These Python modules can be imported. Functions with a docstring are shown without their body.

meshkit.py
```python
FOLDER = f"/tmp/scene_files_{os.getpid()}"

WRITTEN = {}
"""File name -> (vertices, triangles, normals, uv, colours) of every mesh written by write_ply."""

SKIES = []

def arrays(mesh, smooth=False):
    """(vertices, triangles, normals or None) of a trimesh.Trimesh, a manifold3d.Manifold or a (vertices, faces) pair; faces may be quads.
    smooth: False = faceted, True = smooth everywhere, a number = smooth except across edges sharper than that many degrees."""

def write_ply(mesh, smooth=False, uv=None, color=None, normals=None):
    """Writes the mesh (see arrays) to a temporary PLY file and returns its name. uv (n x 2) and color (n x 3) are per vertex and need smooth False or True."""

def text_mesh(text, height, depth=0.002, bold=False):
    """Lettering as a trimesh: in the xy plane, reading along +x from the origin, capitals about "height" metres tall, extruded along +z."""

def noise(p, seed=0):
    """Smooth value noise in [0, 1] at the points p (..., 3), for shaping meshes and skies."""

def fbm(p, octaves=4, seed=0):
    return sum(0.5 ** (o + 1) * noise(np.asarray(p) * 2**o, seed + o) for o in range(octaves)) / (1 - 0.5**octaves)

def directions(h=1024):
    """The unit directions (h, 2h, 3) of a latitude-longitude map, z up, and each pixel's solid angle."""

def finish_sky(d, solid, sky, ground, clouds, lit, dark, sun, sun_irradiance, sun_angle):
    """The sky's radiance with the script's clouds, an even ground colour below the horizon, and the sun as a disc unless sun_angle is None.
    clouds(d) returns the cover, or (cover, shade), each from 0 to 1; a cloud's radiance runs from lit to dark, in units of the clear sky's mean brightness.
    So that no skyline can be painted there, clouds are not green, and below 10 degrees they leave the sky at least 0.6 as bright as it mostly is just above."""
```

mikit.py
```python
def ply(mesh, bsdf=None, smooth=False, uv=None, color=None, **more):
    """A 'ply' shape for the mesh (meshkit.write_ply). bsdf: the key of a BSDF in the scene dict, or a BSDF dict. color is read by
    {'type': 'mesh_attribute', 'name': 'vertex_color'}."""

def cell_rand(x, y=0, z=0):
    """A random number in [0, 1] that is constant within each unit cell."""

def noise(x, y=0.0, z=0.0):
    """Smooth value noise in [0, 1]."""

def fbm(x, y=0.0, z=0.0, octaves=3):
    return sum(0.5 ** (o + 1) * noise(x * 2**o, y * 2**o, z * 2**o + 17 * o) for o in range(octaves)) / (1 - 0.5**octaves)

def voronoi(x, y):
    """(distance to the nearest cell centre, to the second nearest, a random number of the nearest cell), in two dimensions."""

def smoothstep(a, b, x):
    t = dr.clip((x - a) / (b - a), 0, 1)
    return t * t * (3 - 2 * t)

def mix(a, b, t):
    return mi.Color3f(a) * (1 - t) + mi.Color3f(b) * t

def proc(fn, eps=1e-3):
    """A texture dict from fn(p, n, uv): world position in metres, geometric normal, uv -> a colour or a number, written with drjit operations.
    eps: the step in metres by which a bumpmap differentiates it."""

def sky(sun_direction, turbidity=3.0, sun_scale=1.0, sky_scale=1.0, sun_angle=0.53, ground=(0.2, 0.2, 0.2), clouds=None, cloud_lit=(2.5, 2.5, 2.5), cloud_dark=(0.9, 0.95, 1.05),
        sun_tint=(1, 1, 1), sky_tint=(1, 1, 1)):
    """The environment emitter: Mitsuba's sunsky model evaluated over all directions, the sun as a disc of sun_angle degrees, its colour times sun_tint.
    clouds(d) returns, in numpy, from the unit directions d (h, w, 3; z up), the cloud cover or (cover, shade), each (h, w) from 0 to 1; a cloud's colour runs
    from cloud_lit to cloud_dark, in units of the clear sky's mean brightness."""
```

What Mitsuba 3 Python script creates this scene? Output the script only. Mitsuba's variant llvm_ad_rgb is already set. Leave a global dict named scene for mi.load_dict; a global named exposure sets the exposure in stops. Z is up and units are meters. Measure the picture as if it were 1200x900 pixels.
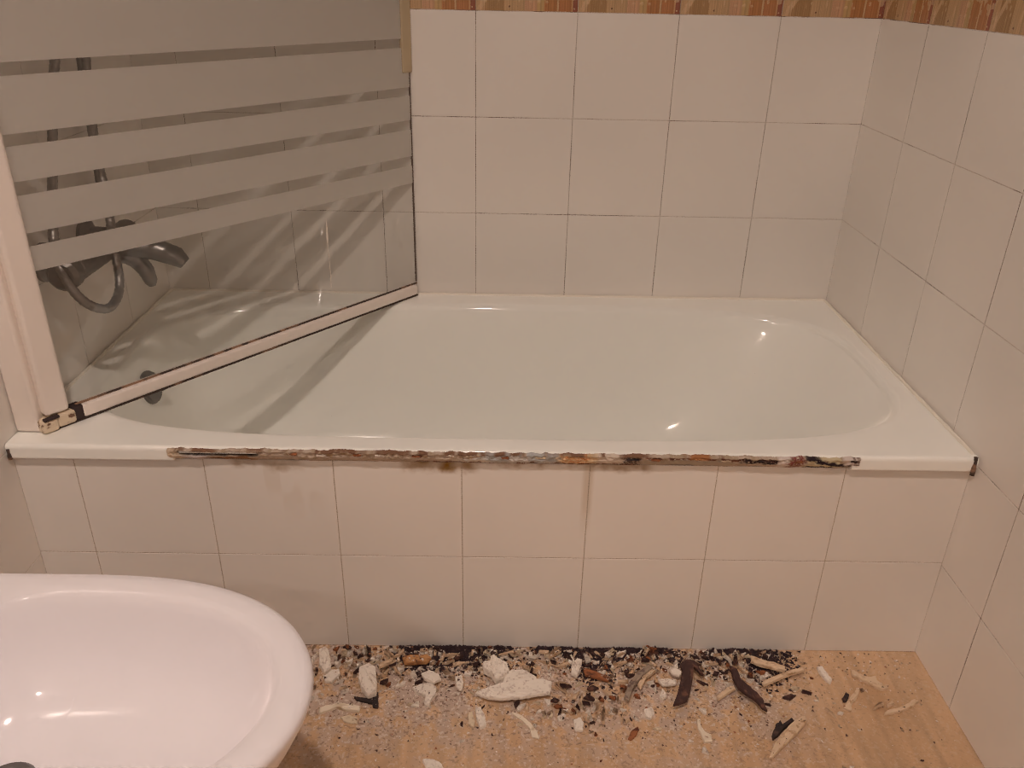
import math, random, numpy as np, trimesh, mitsuba as mi, mikit, meshkit
import drjit as dr
from shapely.geometry import Polygon
from mikit import proc, noise, fbm, voronoi, smoothstep, mix, cell_rand
T = mi.ScalarTransform4f
scene, labels = {}, {}

# ------------------------------------------------------------------ camera, lamps, exposure
# right wall x = 0, left wall x = -1.488, tub apron y = 0 (room at y < 0), back wall y = 0.6775, floor z = 0
W, D = 1.488, 0.6775
CX, CY, CZ, PITCH, YAW, ROLL, F = -0.7343, -1.1014, 1.0589, 0.4590, 0.0127, 0.0208, 973.475
fw = np.array([math.sin(YAW) * math.cos(PITCH), math.cos(YAW) * math.cos(PITCH), -math.sin(PITCH)])
rt = np.array([math.cos(YAW), -math.sin(YAW), 0.0])
up = np.cross(rt, fw)
up2 = -math.sin(ROLL) * rt + math.cos(ROLL) * up
cam = np.array([CX, CY, CZ])
scene['camera'] = {'type': 'perspective', 'fov': math.degrees(2 * math.atan(600 / F)), 'fov_axis': 'x', 'near_clip': 0.02, 'far_clip': 50.0,
                   'to_world': T().look_at(origin=cam.tolist(), target=(cam + fw).tolist(), up=up2.tolist())}
exposure = 0.0
CEIL_LAMP, CEIL_L, CEIL_R = (-0.832, -1.108, 2.30), (1170.0, 945.0, 818.0), 0.0445
WALL_LAMP, WALL_L, WALL_R = (-1.40, -1.84, 1.76), (390.0, 315.0, 276.0), 0.034


# ------------------------------------------------------------------ helpers
def numbered(name):
    if name not in scene and name not in labels and not any(k.startswith(name + '__') for k in scene):
        return name
    i = 1
    while True:
        k = '%s_%03d' % (name, i)
        if k not in scene and k not in labels and not any(q.startswith(k + '__') for q in scene):
            return k
        i += 1


_count = {}


def fast_numbered(name):
    n = _count.get(name, 0)
    _count[name] = n + 1
    return name if n == 0 else '%s_%03d' % (name, n)


def put(key, shape, label=None, cat=None, group=None, kind=None):
    scene[key] = shape
    e = {}
    if label: e['label'] = label
    if cat: e['category'] = cat
    if group: e['group'] = group
    if kind: e['kind'] = kind
    if e: labels[key] = e
    return key


def thing(name, label, cat, group=None, kind=None):
    key = fast_numbered(name)
    labels[key] = {'label': label, 'category': cat}
    if group: labels[key]['group'] = group
    if kind: labels[key]['kind'] = kind
    return key


def part(parent, name, shape, label=None, kind=None):
    key = fast_numbered(parent + '__' + name)
    return put(key, shape, label, None, None, kind)


def frame(o, x, y, z):
    """matrix with local axes x, y, z at origin o"""
    m = np.eye(4)
    m[:3, 0], m[:3, 1], m[:3, 2], m[:3, 3] = x, y, z, o
    return m


def box(x0, x1, y0, y1, z0, z1):
    m = trimesh.creation.box(extents=(x1 - x0, y1 - y0, z1 - z0))
    m.apply_translation(((x0 + x1) / 2, (y0 + y1) / 2, (z0 + z1) / 2))
    return m


def rbox(lx, ly, lz, r, seg=4):
    """rounded box centred at the origin"""
    pts = []
    s = trimesh.creation.uv_sphere(radius=r, count=[2 * seg, 4 * seg]).vertices
    for a in (-1, 1):
        for b in (-1, 1):
            for c in (-1, 1):
                pts.append(s + np.array([a * (lx / 2 - r), b * (ly / 2 - r), c * (lz / 2 - r)]))
    return trimesh.convex.convex_hull(np.vstack(pts))


def tube(pts, radii, sides=16, cap=True):
    p = np.asarray(pts, float)
    n = len(p)
    radii = np.broadcast_to(radii, (n,))
    t = np.gradient(p, axis=0)
    t /= np.linalg.norm(t, axis=1, keepdims=True) + 1e-12
    a = np.cross(t[0], [0.13, 0.31, 0.94])
    a /= np.linalg.norm(a)
    A = []
    for i in range(n):
        a = a - t[i] * (a @ t[i])
        a /= np.linalg.norm(a)
        A.append(a.copy())
    A = np.array(A)
    B = np.cross(t, A)
    ang = np.arange(sides) * 2 * np.pi / sides
    v = p[:, None] + radii[:, None, None] * (np.cos(ang)[None, :, None] * A[:, None] + np.sin(ang)[None, :, None] * B[:, None])
    f = []
    for i in range(n - 1):
        for j in range(sides):
            q = [i * sides + j, i * sides + (j + 1) % sides, (i + 1) * sides + (j + 1) % sides, (i + 1) * sides + j]
            f += [[q[0], q[1], q[2]], [q[0], q[2], q[3]]]
    v = v.reshape(-1, 3)
    if cap:
        c0, c1 = len(v), len(v) + 1
        v = np.vstack([v, p[0], p[-1]])
        for j in range(sides):
            f.append([c0, (j + 1) % sides, j])
            f.append([c1, (n - 1) * sides + j, (n - 1) * sides + (j + 1) % sides])
    return trimesh.Trimesh(v, np.array(f), process=False)


def spline(ctrl, n):
    from scipy.interpolate import CubicSpline
    c = np.asarray(ctrl, float)
    s = np.concatenate([[0], np.cumsum(np.linalg.norm(np.diff(c, axis=0), axis=1))])
    return CubicSpline(s, c)(np.linspace(0, s[-1], n))


def lathe(profile, o, axis, sides=32):
    """profile (radius, along) pairs round axis at o"""
    ax = np.asarray(axis, float)
    ax /= np.linalg.norm(ax)
    pr = np.asarray(profile, float)
    p = np.asarray(o, float) + pr[:, 1:2] * ax
    a = np.cross(ax, [0.2, 0.3, 0.93] if abs(ax[2]) < 0.9 else [1, 0, 0])
    a /= np.linalg.norm(a)
    b = np.cross(ax, a)
    ang = np.arange(sides) * 2 * np.pi / sides
    v = (p[:, None] + pr[:, :1, None] * (np.cos(ang)[None, :, None] * a + np.sin(ang)[None, :, None] * b)).reshape(-1, 3)
    f = []
    for i in range(len(pr) - 1):
        for j in range(sides):
            q = [i * sides + j, i * sides + (j + 1) % sides, (i + 1) * sides + (j + 1) % sides, (i + 1) * sides + j]
            f += [[q[0], q[1], q[2]], [q[0], q[2], q[3]]]
    return trimesh.Trimesh(v, np.array(f), process=True)


def loft(loops, cap_last=True, cap_first=False):
    L = np.asarray(loops, float)
    n, m = L.shape[:2]
    f = []
    for i in range(n - 1):
        j = np.arange(m)
        a, b, c, d = i * m + j, i * m + (j + 1) % m, (i + 1) * m + (j + 1) % m, (i + 1) * m + j
        f.append(np.stack([a, b, c], 1))
        f.append(np.stack([a, c, d], 1))
    v = L.reshape(-1, 3)
    if cap_last:
        v = np.vstack([v, L[-1].mean(0)])
        j = np.arange(m)
        f.append(np.stack([(n - 1) * m + j, (n - 1) * m + (j + 1) % m, np.full(m, len(v) - 1)], 1))
    if cap_first:
        v = np.vstack([v, L[0].mean(0)])
        j = np.arange(m)
        f.append(np.stack([(j + 1) % m, j, np.full(m, len(v) - 1)], 1))
    return trimesh.Trimesh(v, np.vstack(f), process=False)


def two(d):
    return {'type': 'twosided', 'bsdf': d}


def pbr(color, rough, spec=0.5, metallic=0.0, clear=0.0, **k):
    c = color if isinstance(color, dict) else {'type': 'rgb', 'value': list(color)}
    d = {'type': 'principled', 'base_color': c, 'roughness': rough, 'metallic': metallic, **k}
    if not metallic: d['specular'] = spec
    if clear: d.update(clearcoat=clear, clearcoat_gloss=0.95)
    return two(d)


# ------------------------------------------------------------------ materials
TILE = (0.70, 0.675, 0.640)


def tile_fn(p, n, uv):
    v = 0.94 + 0.12 * noise(p.x * 5 + 3, p.y * 5, p.z * 5)
    return mi.Color3f(*TILE) * v


scene['tile_white'] = pbr(proc(tile_fn), 0.22, 0.5)


def panel_fn(p, n, uv):
    """white tile with yellow-brown rust runs just under the lip, where the photograph has them"""
    c = mi.Color3f(*TILE) * (0.95 + 0.10 * noise(p.x * 5 + 3, p.z * 5))
    w = fbm(p.x * 55, p.z * 55, 3.0, 4)
    r = mi.Float(0)
    for x0, x1, z0, a in ((-0.885, -0.775, 0.357, 0.95), (-0.80, -0.52, 0.371, 0.75), (-0.585, -0.50, 0.363, 0.7), (-1.15, -1.075, 0.362, 0.55),
                          (-1.085, -1.045, 0.356, 0.5), (-0.255, -0.195, 0.371, 0.5)):
        e = smoothstep(x0 - 0.012, x0 + 0.012, p.x + 0.012 * (w - 0.5)) * (1 - smoothstep(x1 - 0.012, x1 + 0.012, p.x + 0.012 * (w - 0.5)))
        r = dr.maximum(r, a * e * smoothstep(z0 - 0.004, z0 + 0.012, p.z + 0.016 * (w - 0.5)))
    # faint runs lower down on the left tile and along one joint
    run = smoothstep(0.50, 0.72, noise(p.x * 70, p.z * 14, 5.0)) * smoothstep(0.27, 0.34, p.z + 0.03 * w)
    g = 0.14 * run * smoothstep(-1.15, -1.12, p.x) * (1 - smoothstep(-1.04, -1.00, p.x))
    g = dr.maximum(g, 0.40 * (1 - smoothstep(0.003, 0.012, dr.abs(p.x + 0.598))) * smoothstep(0.26, 0.33, p.z + 0.04 * w))
    return mix(mix(c, (0.40, 0.29, 0.17), g), (0.27, 0.17, 0.075), r * (0.45 + 0.9 * w))


scene['tile_panel'] = pbr(proc(panel_fn), 0.24, 0.5)


def grout_fn(p, n, uv):
    """pale grout with mildew: thin dark lines up the joints, broken dashes along the level ones"""
    r = (p.z + 0.0107) / 0.2007
    level = 1 - smoothstep(0.008, 0.016, dr.abs(r - dr.round(r)))
    a = noise(p.x * 46 + 1, p.y * 46, p.z * 46)
    b = noise(p.x * 3.4 + 7, p.y * 3.4 + 2, p.z * 3.4)
    dash = smoothstep(0.60, 0.74, a * 0.55 + b * 0.6)
    thin = 0.30 + 0.50 * smoothstep(0.4, 0.7, noise(p.x * 9, p.y * 9, p.z * 14))
    return mix((0.52, 0.48, 0.43), (0.15, 0.10, 0.08), level * (0.02 + 0.84 * dash) + (1 - level) * thin)


scene['grout'] = pbr(proc(grout_fn), 0.8, 0.2)


def grout_clean_fn(p, n, uv):
    return mix((0.50, 0.46, 0.41), (0.27, 0.21, 0.17), smoothstep(0.45, 0.7, noise(p.x * 30, p.y * 30, p.z * 30)))


mix_grout = proc(grout_clean_fn)
scene['grout_clean'] = pbr(mix_grout, 0.8, 0.2)
scene['grout_pale'] = pbr((0.40, 0.34, 0.27), 0.8, 0.2)


def band_colour(u, z, s):
    """printed wood-look border: vertical planks of the pattern across a 20 cm tile, u from 0 to 1"""
    tab = [(0.00, (0.46, 0.30, 0.17)), (0.09, (0.33, 0.20, 0.095)), (0.28, (0.44, 0.29, 0.16)), (0.48, (0.47, 0.28, 0.17)), (0.60, (0.42, 0.28, 0.13)),
           (0.67, (0.36, 0.165, 0.065)), (0.795, (0.50, 0.33, 0.19)), (0.812, (0.37, 0.165, 0.07)), (0.935, (0.46, 0.27, 0.14)), (0.95, (0.26, 0.095, 0.06))]
    c = mi.Color3f(*tab[0][1])
    for e, k in tab[1:]:
        c = mix(c, k, smoothstep(e - 0.004, e + 0.004, u))
    diag = 1 - smoothstep(0.018, 0.032, dr.abs(u - 0.02 - (z - 0.9915) * 3.2))
    c = mix(c, (0.52, 0.36, 0.22), diag * 0.8)
    dot = dr.sqrt(dr.square((u - 0.33) * 0.2) + dr.square(z - 1.001))
    c = mix(c, (0.10, 0.05, 0.03), 0.8 * (1 - smoothstep(0.0012, 0.0024, dot)))
    dot = dr.sqrt(dr.square((u - 0.965) * 0.2) + dr.square(z - 0.999))
    c = mix(c, (0.60, 0.45, 0.30), 0.8 * (1 - smoothstep(0.0008, 0.0018, dot)))
    g = noise(u * 160 + s, z * 18, s)
    sc = smoothstep(0.62, 0.70, noise(u * 40 + s, z * 110, 4.0)) * smoothstep(1.006, 1.012, z)
    c = mix(c, (0.55, 0.40, 0.26), 0.55 * sc)
    return c * (0.82 + 0.36 * g)


def band_back_fn(p, n, uv):
    t = (p.x + 0.198) * 5 + 20
    return band_colour(t - dr.floor(t), p.z, 1.0)


def band_side_fn(p, n, uv):
    t = (D - 0.204 - p.y) * 5 + 20
    return band_colour(t - dr.floor(t), p.z, 2.0)


scene['band_back'] = pbr(proc(band_back_fn), 0.3, 0.5)
scene['band_side'] = pbr(proc(band_side_fn), 0.3, 0.5)


def floor_fn(p, n, uv):
    a = fbm(p.x * 9, p.y * 9, 1.0, 4)
    b = noise(p.x * 120, p.y * 14, 2.0)
    c = mix((0.445, 0.280, 0.157), (0.575, 0.40, 0.255), a) * (0.88 + 0.24 * b)
    # dried plaster dust trodden into the floor before the apron, in blots and specks
    w = fbm(p.x * 55, p.y * 55, 4.0, 4)
    near = smoothstep(-0.34, -0.04, p.y + 0.16 * (w - 0.5)) * (1 - smoothstep(-0.33, -0.16, p.x + 0.1 * (w - 0.5)))
    c = mix(c, (0.44, 0.36, 0.32), smoothstep(0.38, 0.60, w) * near * 0.8)
    q = fbm(p.x * 260, p.y * 260, 9.0, 2)
    c = mix(c, (0.62, 0.55, 0.48), smoothstep(0.66, 0.74, q) * (0.25 + near) * 0.7)
    return mix(c, (0.16, 0.10, 0.075), (1 - smoothstep(0.24, 0.32, q)) * (0.25 + near) * 0.6)


scene['floor_vinyl'] = pbr(proc(floor_fn), 0.42, 0.4)
scene['plaster_dimmed'] = pbr((0.36, 0.33, 0.30), 0.7, 0.3)  # toned darker than plaster so unseen surfaces bounce less light
scene['enamel'] = pbr((0.81, 0.825, 0.79), 0.07, 0.5)
scene['ceramic'] = pbr((0.755, 0.735, 0.765), 0.08, 0.5)
scene['chrome'] = pbr((0.25, 0.24, 0.235), 0.36, metallic=1.0)
scene['chrome_dull'] = pbr((0.20, 0.19, 0.185), 0.45, metallic=1.0)
scene['hose_metal'] = pbr((0.30, 0.285, 0.275), 0.45, metallic=1.0)
scene['profile_white'] = pbr((0.74, 0.68, 0.63), 0.35, 0.4)


def old_plastic_fn(p, n, uv):
    a = fbm(p.x * 90, p.y * 90, p.z * 90, 4)
    return mix((0.62, 0.52, 0.39), (0.16, 0.085, 0.05), smoothstep(0.60, 0.72, a))


scene['plastic_yellowed'] = pbr(proc(old_plastic_fn), 0.5, 0.4)
scene['seal_yellow'] = pbr((0.44, 0.36, 0.24), 0.5, 0.4)
scene['edge_dark'] = pbr((0.13, 0.10, 0.085), 0.5, 0.4)
scene['hinge_black'] = pbr((0.035, 0.022, 0.022), 0.6, 0.3)


def gasket_fn(p, n, uv):
    a = fbm(p.x * 40, p.y * 40, p.z * 90, 3)
    return mix((0.05, 0.035, 0.03), (0.28, 0.17, 0.11), smoothstep(0.5, 0.7, a))


scene['gasket'] = pbr(proc(gasket_fn), 0.6, 0.3)
scene['glass_clear'] = {'type': 'thindielectric', 'int_ior': 1.5, 'specular_transmittance': {'type': 'rgb', 'value': [0.88, 0.88, 0.87]}}
scene['glass_frost'] = {'type': 'principledthin', 'base_color': {'type': 'rgb', 'value': [0.80, 0.785, 0.75]}, 'roughness': 0.45, 'spec_trans': 0.0, 'diff_trans': 1.22, 'eta': 1.5}
scene['water_drop'] = {'type': 'dielectric', 'int_ior': 1.33}
scene['silicone'] = pbr((0.76, 0.73, 0.65), 0.4, 0.4)


def silicone_old_fn(p, n, uv):
    a = fbm(p.x * 70, p.y * 70, p.z * 70, 3)
    return mix((0.70, 0.62, 0.50), (0.45, 0.34, 0.22), smoothstep(0.50, 0.75, a))


def blot(base, dirt, f, lo, hi):
    def fn(p, n, uv):
        a = fbm(p.x * f, p.y * f, p.z * f, 3)
        return mix(base, dirt, smoothstep(lo, hi, a))
    return proc(fn)


scene['silicone_old'] = pbr(proc(silicone_old_fn), 0.5, 0.3)
scene['plaster'] = pbr(blot((0.72, 0.67, 0.60), (0.50, 0.43, 0.38), 260.0, 0.5, 0.8), 0.9, 0.2)
scene['cream'] = pbr(blot((0.62, 0.53, 0.40), (0.44, 0.34, 0.24), 260.0, 0.5, 0.8), 0.8, 0.2)
scene['wood_pale'] = pbr(blot((0.62, 0.48, 0.34), (0.40, 0.26, 0.15), 110.0, 0.5, 0.8), 0.75, 0.2)
scene['wood_orange'] = pbr(blot((0.47, 0.25, 0.11), (0.22, 0.09, 0.04), 120.0, 0.5, 0.8), 0.75, 0.2)
scene['wood_grey'] = pbr(blot((0.30, 0.24, 0.19), (0.12, 0.08, 0.07), 110.0, 0.45, 0.7), 0.8, 0.2)
scene['wood_dark'] = pbr(blot((0.055, 0.030, 0.028), (0.14, 0.07, 0.05), 100.0, 0.5, 0.8), 0.75, 0.25)
scene['rubber'] = pbr(blot((0.030, 0.022, 0.022), (0.09, 0.05, 0.04), 120.0, 0.5, 0.8), 0.7, 0.25)
scene['rust'] = pbr(blot((0.28, 0.11, 0.05), (0.10, 0.04, 0.025), 130.0, 0.4, 0.7), 0.9, 0.2)
scene['mortar'] = pbr(blot((0.42, 0.32, 0.23), (0.20, 0.13, 0.09), 120.0, 0.4, 0.7), 0.9, 0.2)
scene['grime'] = pbr(blot((0.026, 0.015, 0.018), (0.070, 0.042, 0.040), 150.0, 0.45, 0.75), 0.85, 0.2)
scene['brass'] = pbr((0.45, 0.33, 0.16), 0.35, metallic=1.0)
vcol = {'type': 'mesh_attribute', 'name': 'vertex_color'}
scene['rubble'] = pbr(vcol, 0.85, 0.2)
scene['rust_edge'] = pbr(vcol, 0.75, 0.25)

# ------------------------------------------------------------------ room shell
H0, HT = -0.0107, 0.2007                                   # tile rows: z = H0 + k * HT
ZB = H0 + 5 * HT                                           # lower edge of the printed border
REC = 0.0007                                               # joints lie this far behind the tile faces
YR, ZC = -2.60, 2.36                                       # rear wall, ceiling
st = dict(kind='structure')
put('floor', mikit.ply(box(-W - 0.1, 0.1, YR - 0.1, D + 0.1, -0.08, 0.0), 'floor_vinyl'), 'tan mottled vinyl floor strewn with debris', None, None, 'structure')
put('ceiling', mikit.ply(box(-W - 0.1, 0.1, YR - 0.1, D + 0.1, ZC, ZC + 0.08), 'plaster_dimmed'), 'plain ceiling out of view, darkened to hold down bounced light', None, None, 'structure')
put('wall_back', mikit.ply(box(-W - 0.1, 0.1, D + REC, D + 0.1, 0, ZC), 'grout'), 'white tiled wall behind the bath with a wood-look border', None, None, 'structure')
put('wall_right', mikit.ply(box(REC, 0.1, YR, D + REC, 0, ZC), 'grout'), 'white tiled wall at the right end of the bath', None, None, 'structure')
put('wall_left', mikit.ply(box(-W - 0.1, -W - REC, YR, D + REC, 0, ZC), 'grout_clean'), 'white tiled wall at the tap end of the bath', None, None, 'structure')
put('wall_rear', mikit.ply(box(-W - 0.1, 0.1, YR - 0.1, YR, 0, ZC), 'plaster_dimmed'), 'plain wall opposite the bath, out of view, darkened to hold down bounced light', None, None, 'structure')

_tiles = {}


def tile_ply(w, h, bsdf, depth=REC):
    key = (round(w, 4), round(h, 4), bsdf, depth)
    if key not in _tiles:
        c = 0.0003
        v = []
        for z, i in ((-depth, 0), (-c, 0), (0, c)):
            v += [(i, i, z), (w - i, i, z), (w - i, h - i, z), (i, h - i, z)]
        f = []
        for a in (0, 4):
            for j in range(4):
                f.append([a + j, a + (j + 1) % 4, a + 4 + (j + 1) % 4, a + 4 + j])
        f += [[8, 9, 10, 11], [3, 2, 1, 0]]
        _tiles[key] = mikit.ply((v, f), bsdf)
    return _tiles[key]


rng = random.Random(5)
JOINT = 0.0013


def lay(parent, o, ax, ay, az, us, vs, bsdf, name='tile', JU=0.0013, flush=()):
    """tiles between the joint positions us and vs; the local frame is (ax, ay, az) at o; each tile sits a hair proud or tilted"""
    for u0, u1 in zip(us[:-1], us[1:]):
        for v0, v1 in zip(vs[:-1], vs[1:]):
            a, b = u0 + (0 if u0 in flush else JU / 2), u1 - (0 if u1 in flush else JU / 2)
            w, h = b - a, v1 - v0 - JOINT
            if w < 0.004 or h < 0.004: continue
            org = np.asarray(o, float) + np.asarray(ax, float) * a + np.asarray(ay, float) * (v0 + JOINT / 2)
            m = frame(org, ax, ay, az)
            s = dict(tile_ply(w, h, bsdf))
            t1, t2 = rng.uniform(-0.1, 0.1), rng.uniform(-0.1, 0.1)
            s['to_world'] = T(m) @ T().translate([w / 2, h / 2, 0]).rotate([1, 0, 0], t1).rotate([0, 1, 0], t2).translate([-w / 2, -h / 2, 0])
            part(parent, name, s)


rows = [0.0] + [H0 + HT * k for k in range(1, 6)]
xb = [-W] + [-0.198 - 0.2 * k for k in range(6, -1, -1)] + [0.0]
lay('wall_back', (0, D, 0), (1, 0, 0), (0, 0, 1), (0, -1, 0), xb, rows[2:], 'tile_white', flush=(-W, 0.0))
yr_ = [D, D - 0.204] + [D - 0.204 - 0.2 * k for k in range(1, 15)]
ur = [D - y for y in yr_]
# right wall: outward normal -x, local x runs towards the room (-y)
lay('wall_right', (0, D, 0), (0, -1, 0), (0, 0, 1), (-1, 0, 0), ur, rows, 'tile_white', JU=0.0022, flush=(0.0,))
ul = [W * 0 + y for y in sorted(yr_)]
lay('wall_left', (-W, 0, 0), (0, 1, 0), (0, 0, 1), (1, 0, 0), ul, rows, 'tile_white', flush=(D,))
lay('wall_back', (0, D, 0), (1, 0, 0), (0, 0, 1), (0, -1, 0), xb, [ZB, ZB + 0.15], 'band_back', 'border_tile', flush=(-W, 0.0))
lay('wall_right', (0, D, 0), (0, -1, 0), (0, 0, 1), (-1, 0, 0), ur, [ZB, ZB + 0.15], 'band_side', 'border_tile', flush=(0.0,))
lay('wall_left', (-W, 0, 0), (0, 1, 0), (0, 0, 1), (1, 0, 0), ul, [ZB, ZB + 0.15], 'band_side', 'border_tile')
zp = ZB + 0.15
part('wall_back', 'upper_plaster', mikit.ply(box(-W, 0, D, D + REC, zp, ZC), 'plaster_dimmed'))
part('wall_right', 'upper_plaster', mikit.ply(box(0, REC, YR, D, zp, ZC), 'plaster_dimmed'))
part('wall_left', 'upper_plaster', mikit.ply(box(-W - REC, -W, YR, D, zp, ZC), 'plaster_dimmed'))

# apron wall under the bath lip
ZLIP = 0.378
put('wall_front', mikit.ply(box(-W, 0, REC, 0.03, 0, ZLIP), 'grout_pale'), 'white tiled apron wall below the rusty bath lip', None, None, 'structure')
xf = [-W] + [-0.2 * k + 0.004 for k in range(7, 0, -1)] + [0.0]
lay('wall_front', (0, 0, 0), (1, 0, 0), (0, 0, 1), (0, -1, 0), xf, [0.0, 0.1955, ZLIP], 'tile_panel')

# ------------------------------------------------------------------ bathtub
ZR = 0.4055
NS = 360
phi = np.arange(NS) * 2 * np.pi / NS


def sup(cx, cy, a, b, n, z):
    c, s = np.cos(phi), np.sin(phi)
    r = (np.abs(c / a) ** n + np.abs(s / b) ** n) ** (-1 / n)
    return np.stack([cx + r * c, cy + r * s, np.full(NS, z)], 1)


def rect_loop(x0, x1, y0, y1, z, like):
    """points of a rectangle hit by the rays from the basin's centre through the points of 'like'"""
    cx, cy = like[:, 0].mean(), like[:, 1].mean()
    d = like[:, :2] - [cx, cy]
    d = np.where(np.abs(d) < 1e-7, 1e-7, d)
    t = np.minimum(np.where(d[:, 0] > 0, (x1 - cx) / d[:, 0], (x0 - cx) / d[:, 0]), np.where(d[:, 1] > 0, (y1 - cy) / d[:, 1], (y0 - cy) / d[:, 1]))
    out = np.c_[cx + d[:, 0] * t, cy + d[:, 1] * t, np.full(NS, z)]
    # pull the nearest ray points onto the exact corners
    for X in (x0, x1):
        for Y in (y0, y1):
            i = np.argmin((out[:, 0] - X) ** 2 + (out[:, 1] - Y) ** 2)
            out[i, :2] = X, Y
    return out


TX0, TX1, TY0, TY1 = -1.440, -0.046, 0.036, 0.606


def basin_loop(il, ir, i_f, ib, z, n):
    x0, x1, y0, y1 = TX0 + il, TX1 - ir, TY0 + i_f, TY1 - ib
    return sup((x0 + x1) / 2, (y0 + y1) / 2, (x1 - x0) / 2, (y1 - y0) / 2, n, z)


FLIP_Y = -0.013
loops = []
edge_in = basin_loop(-0.016, -0.016, -0.016, -0.016, ZR, 4.0)
R0 = 0.007                                                  # rounding of the outer lip
loops.append(rect_loop(-W + 0.001, -0.001, FLIP_Y + 0.000, D - 0.001, ZR - 0.010, edge_in))
for t in (0, 18, 36, 54, 72, 90):
    a = math.radians(t)
    loops.append(rect_loop(-W + 0.001, -0.001, FLIP_Y + R0 * (1 - math.cos(a)), D - 0.001, ZR - R0 + R0 * math.sin(a), edge_in))
for k in (0.25, 0.5, 0.75):
    loops.append(loops[6] * (1 - k) + edge_in * k)
RR = 0.018
for t in np.linspace(0, 78, 9):
    a = math.radians(t)
    i = -0.016 + RR * math.sin(a)
    loops.append(basin_loop(i, i, i, i, ZR - RR * (1 - math.cos(a)), 4.0))
from scipy.interpolate import PchipInterpolator
zz = np.array([0.391, 0.33, 0.25, 0.16, 0.10, 0.065, 0.045, 0.036, 0.033])
prof = {'l': [0.003, 0.018, 0.036, 0.058, 0.078, 0.100, 0.125, 0.155, 0.19],
        'r': [0.003, 0.055, 0.115, 0.190, 0.245, 0.285, 0.320, 0.360, 0.40],
        'f': [0.003, 0.012, 0.024, 0.040, 0.056, 0.074, 0.094, 0.118, 0.15],
        'b': [0.003, 0.0135, 0.0275, 0.0485, 0.080, 0.111, 0.139, 0.166, 0.197],
        'n': [4.0, 4.0, 4.0, 3.9, 3.8, 3.6, 3.4, 3.2, 3.0]}
tt = np.arange(len(zz), dtype=float)
fine = np.linspace(0, len(zz) - 1, 40)[1:]
zf = PchipInterpolator(tt, zz)(fine)
pf = {k: PchipInterpolator(tt, v)(fine) for k, v in prof.items()}
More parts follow.
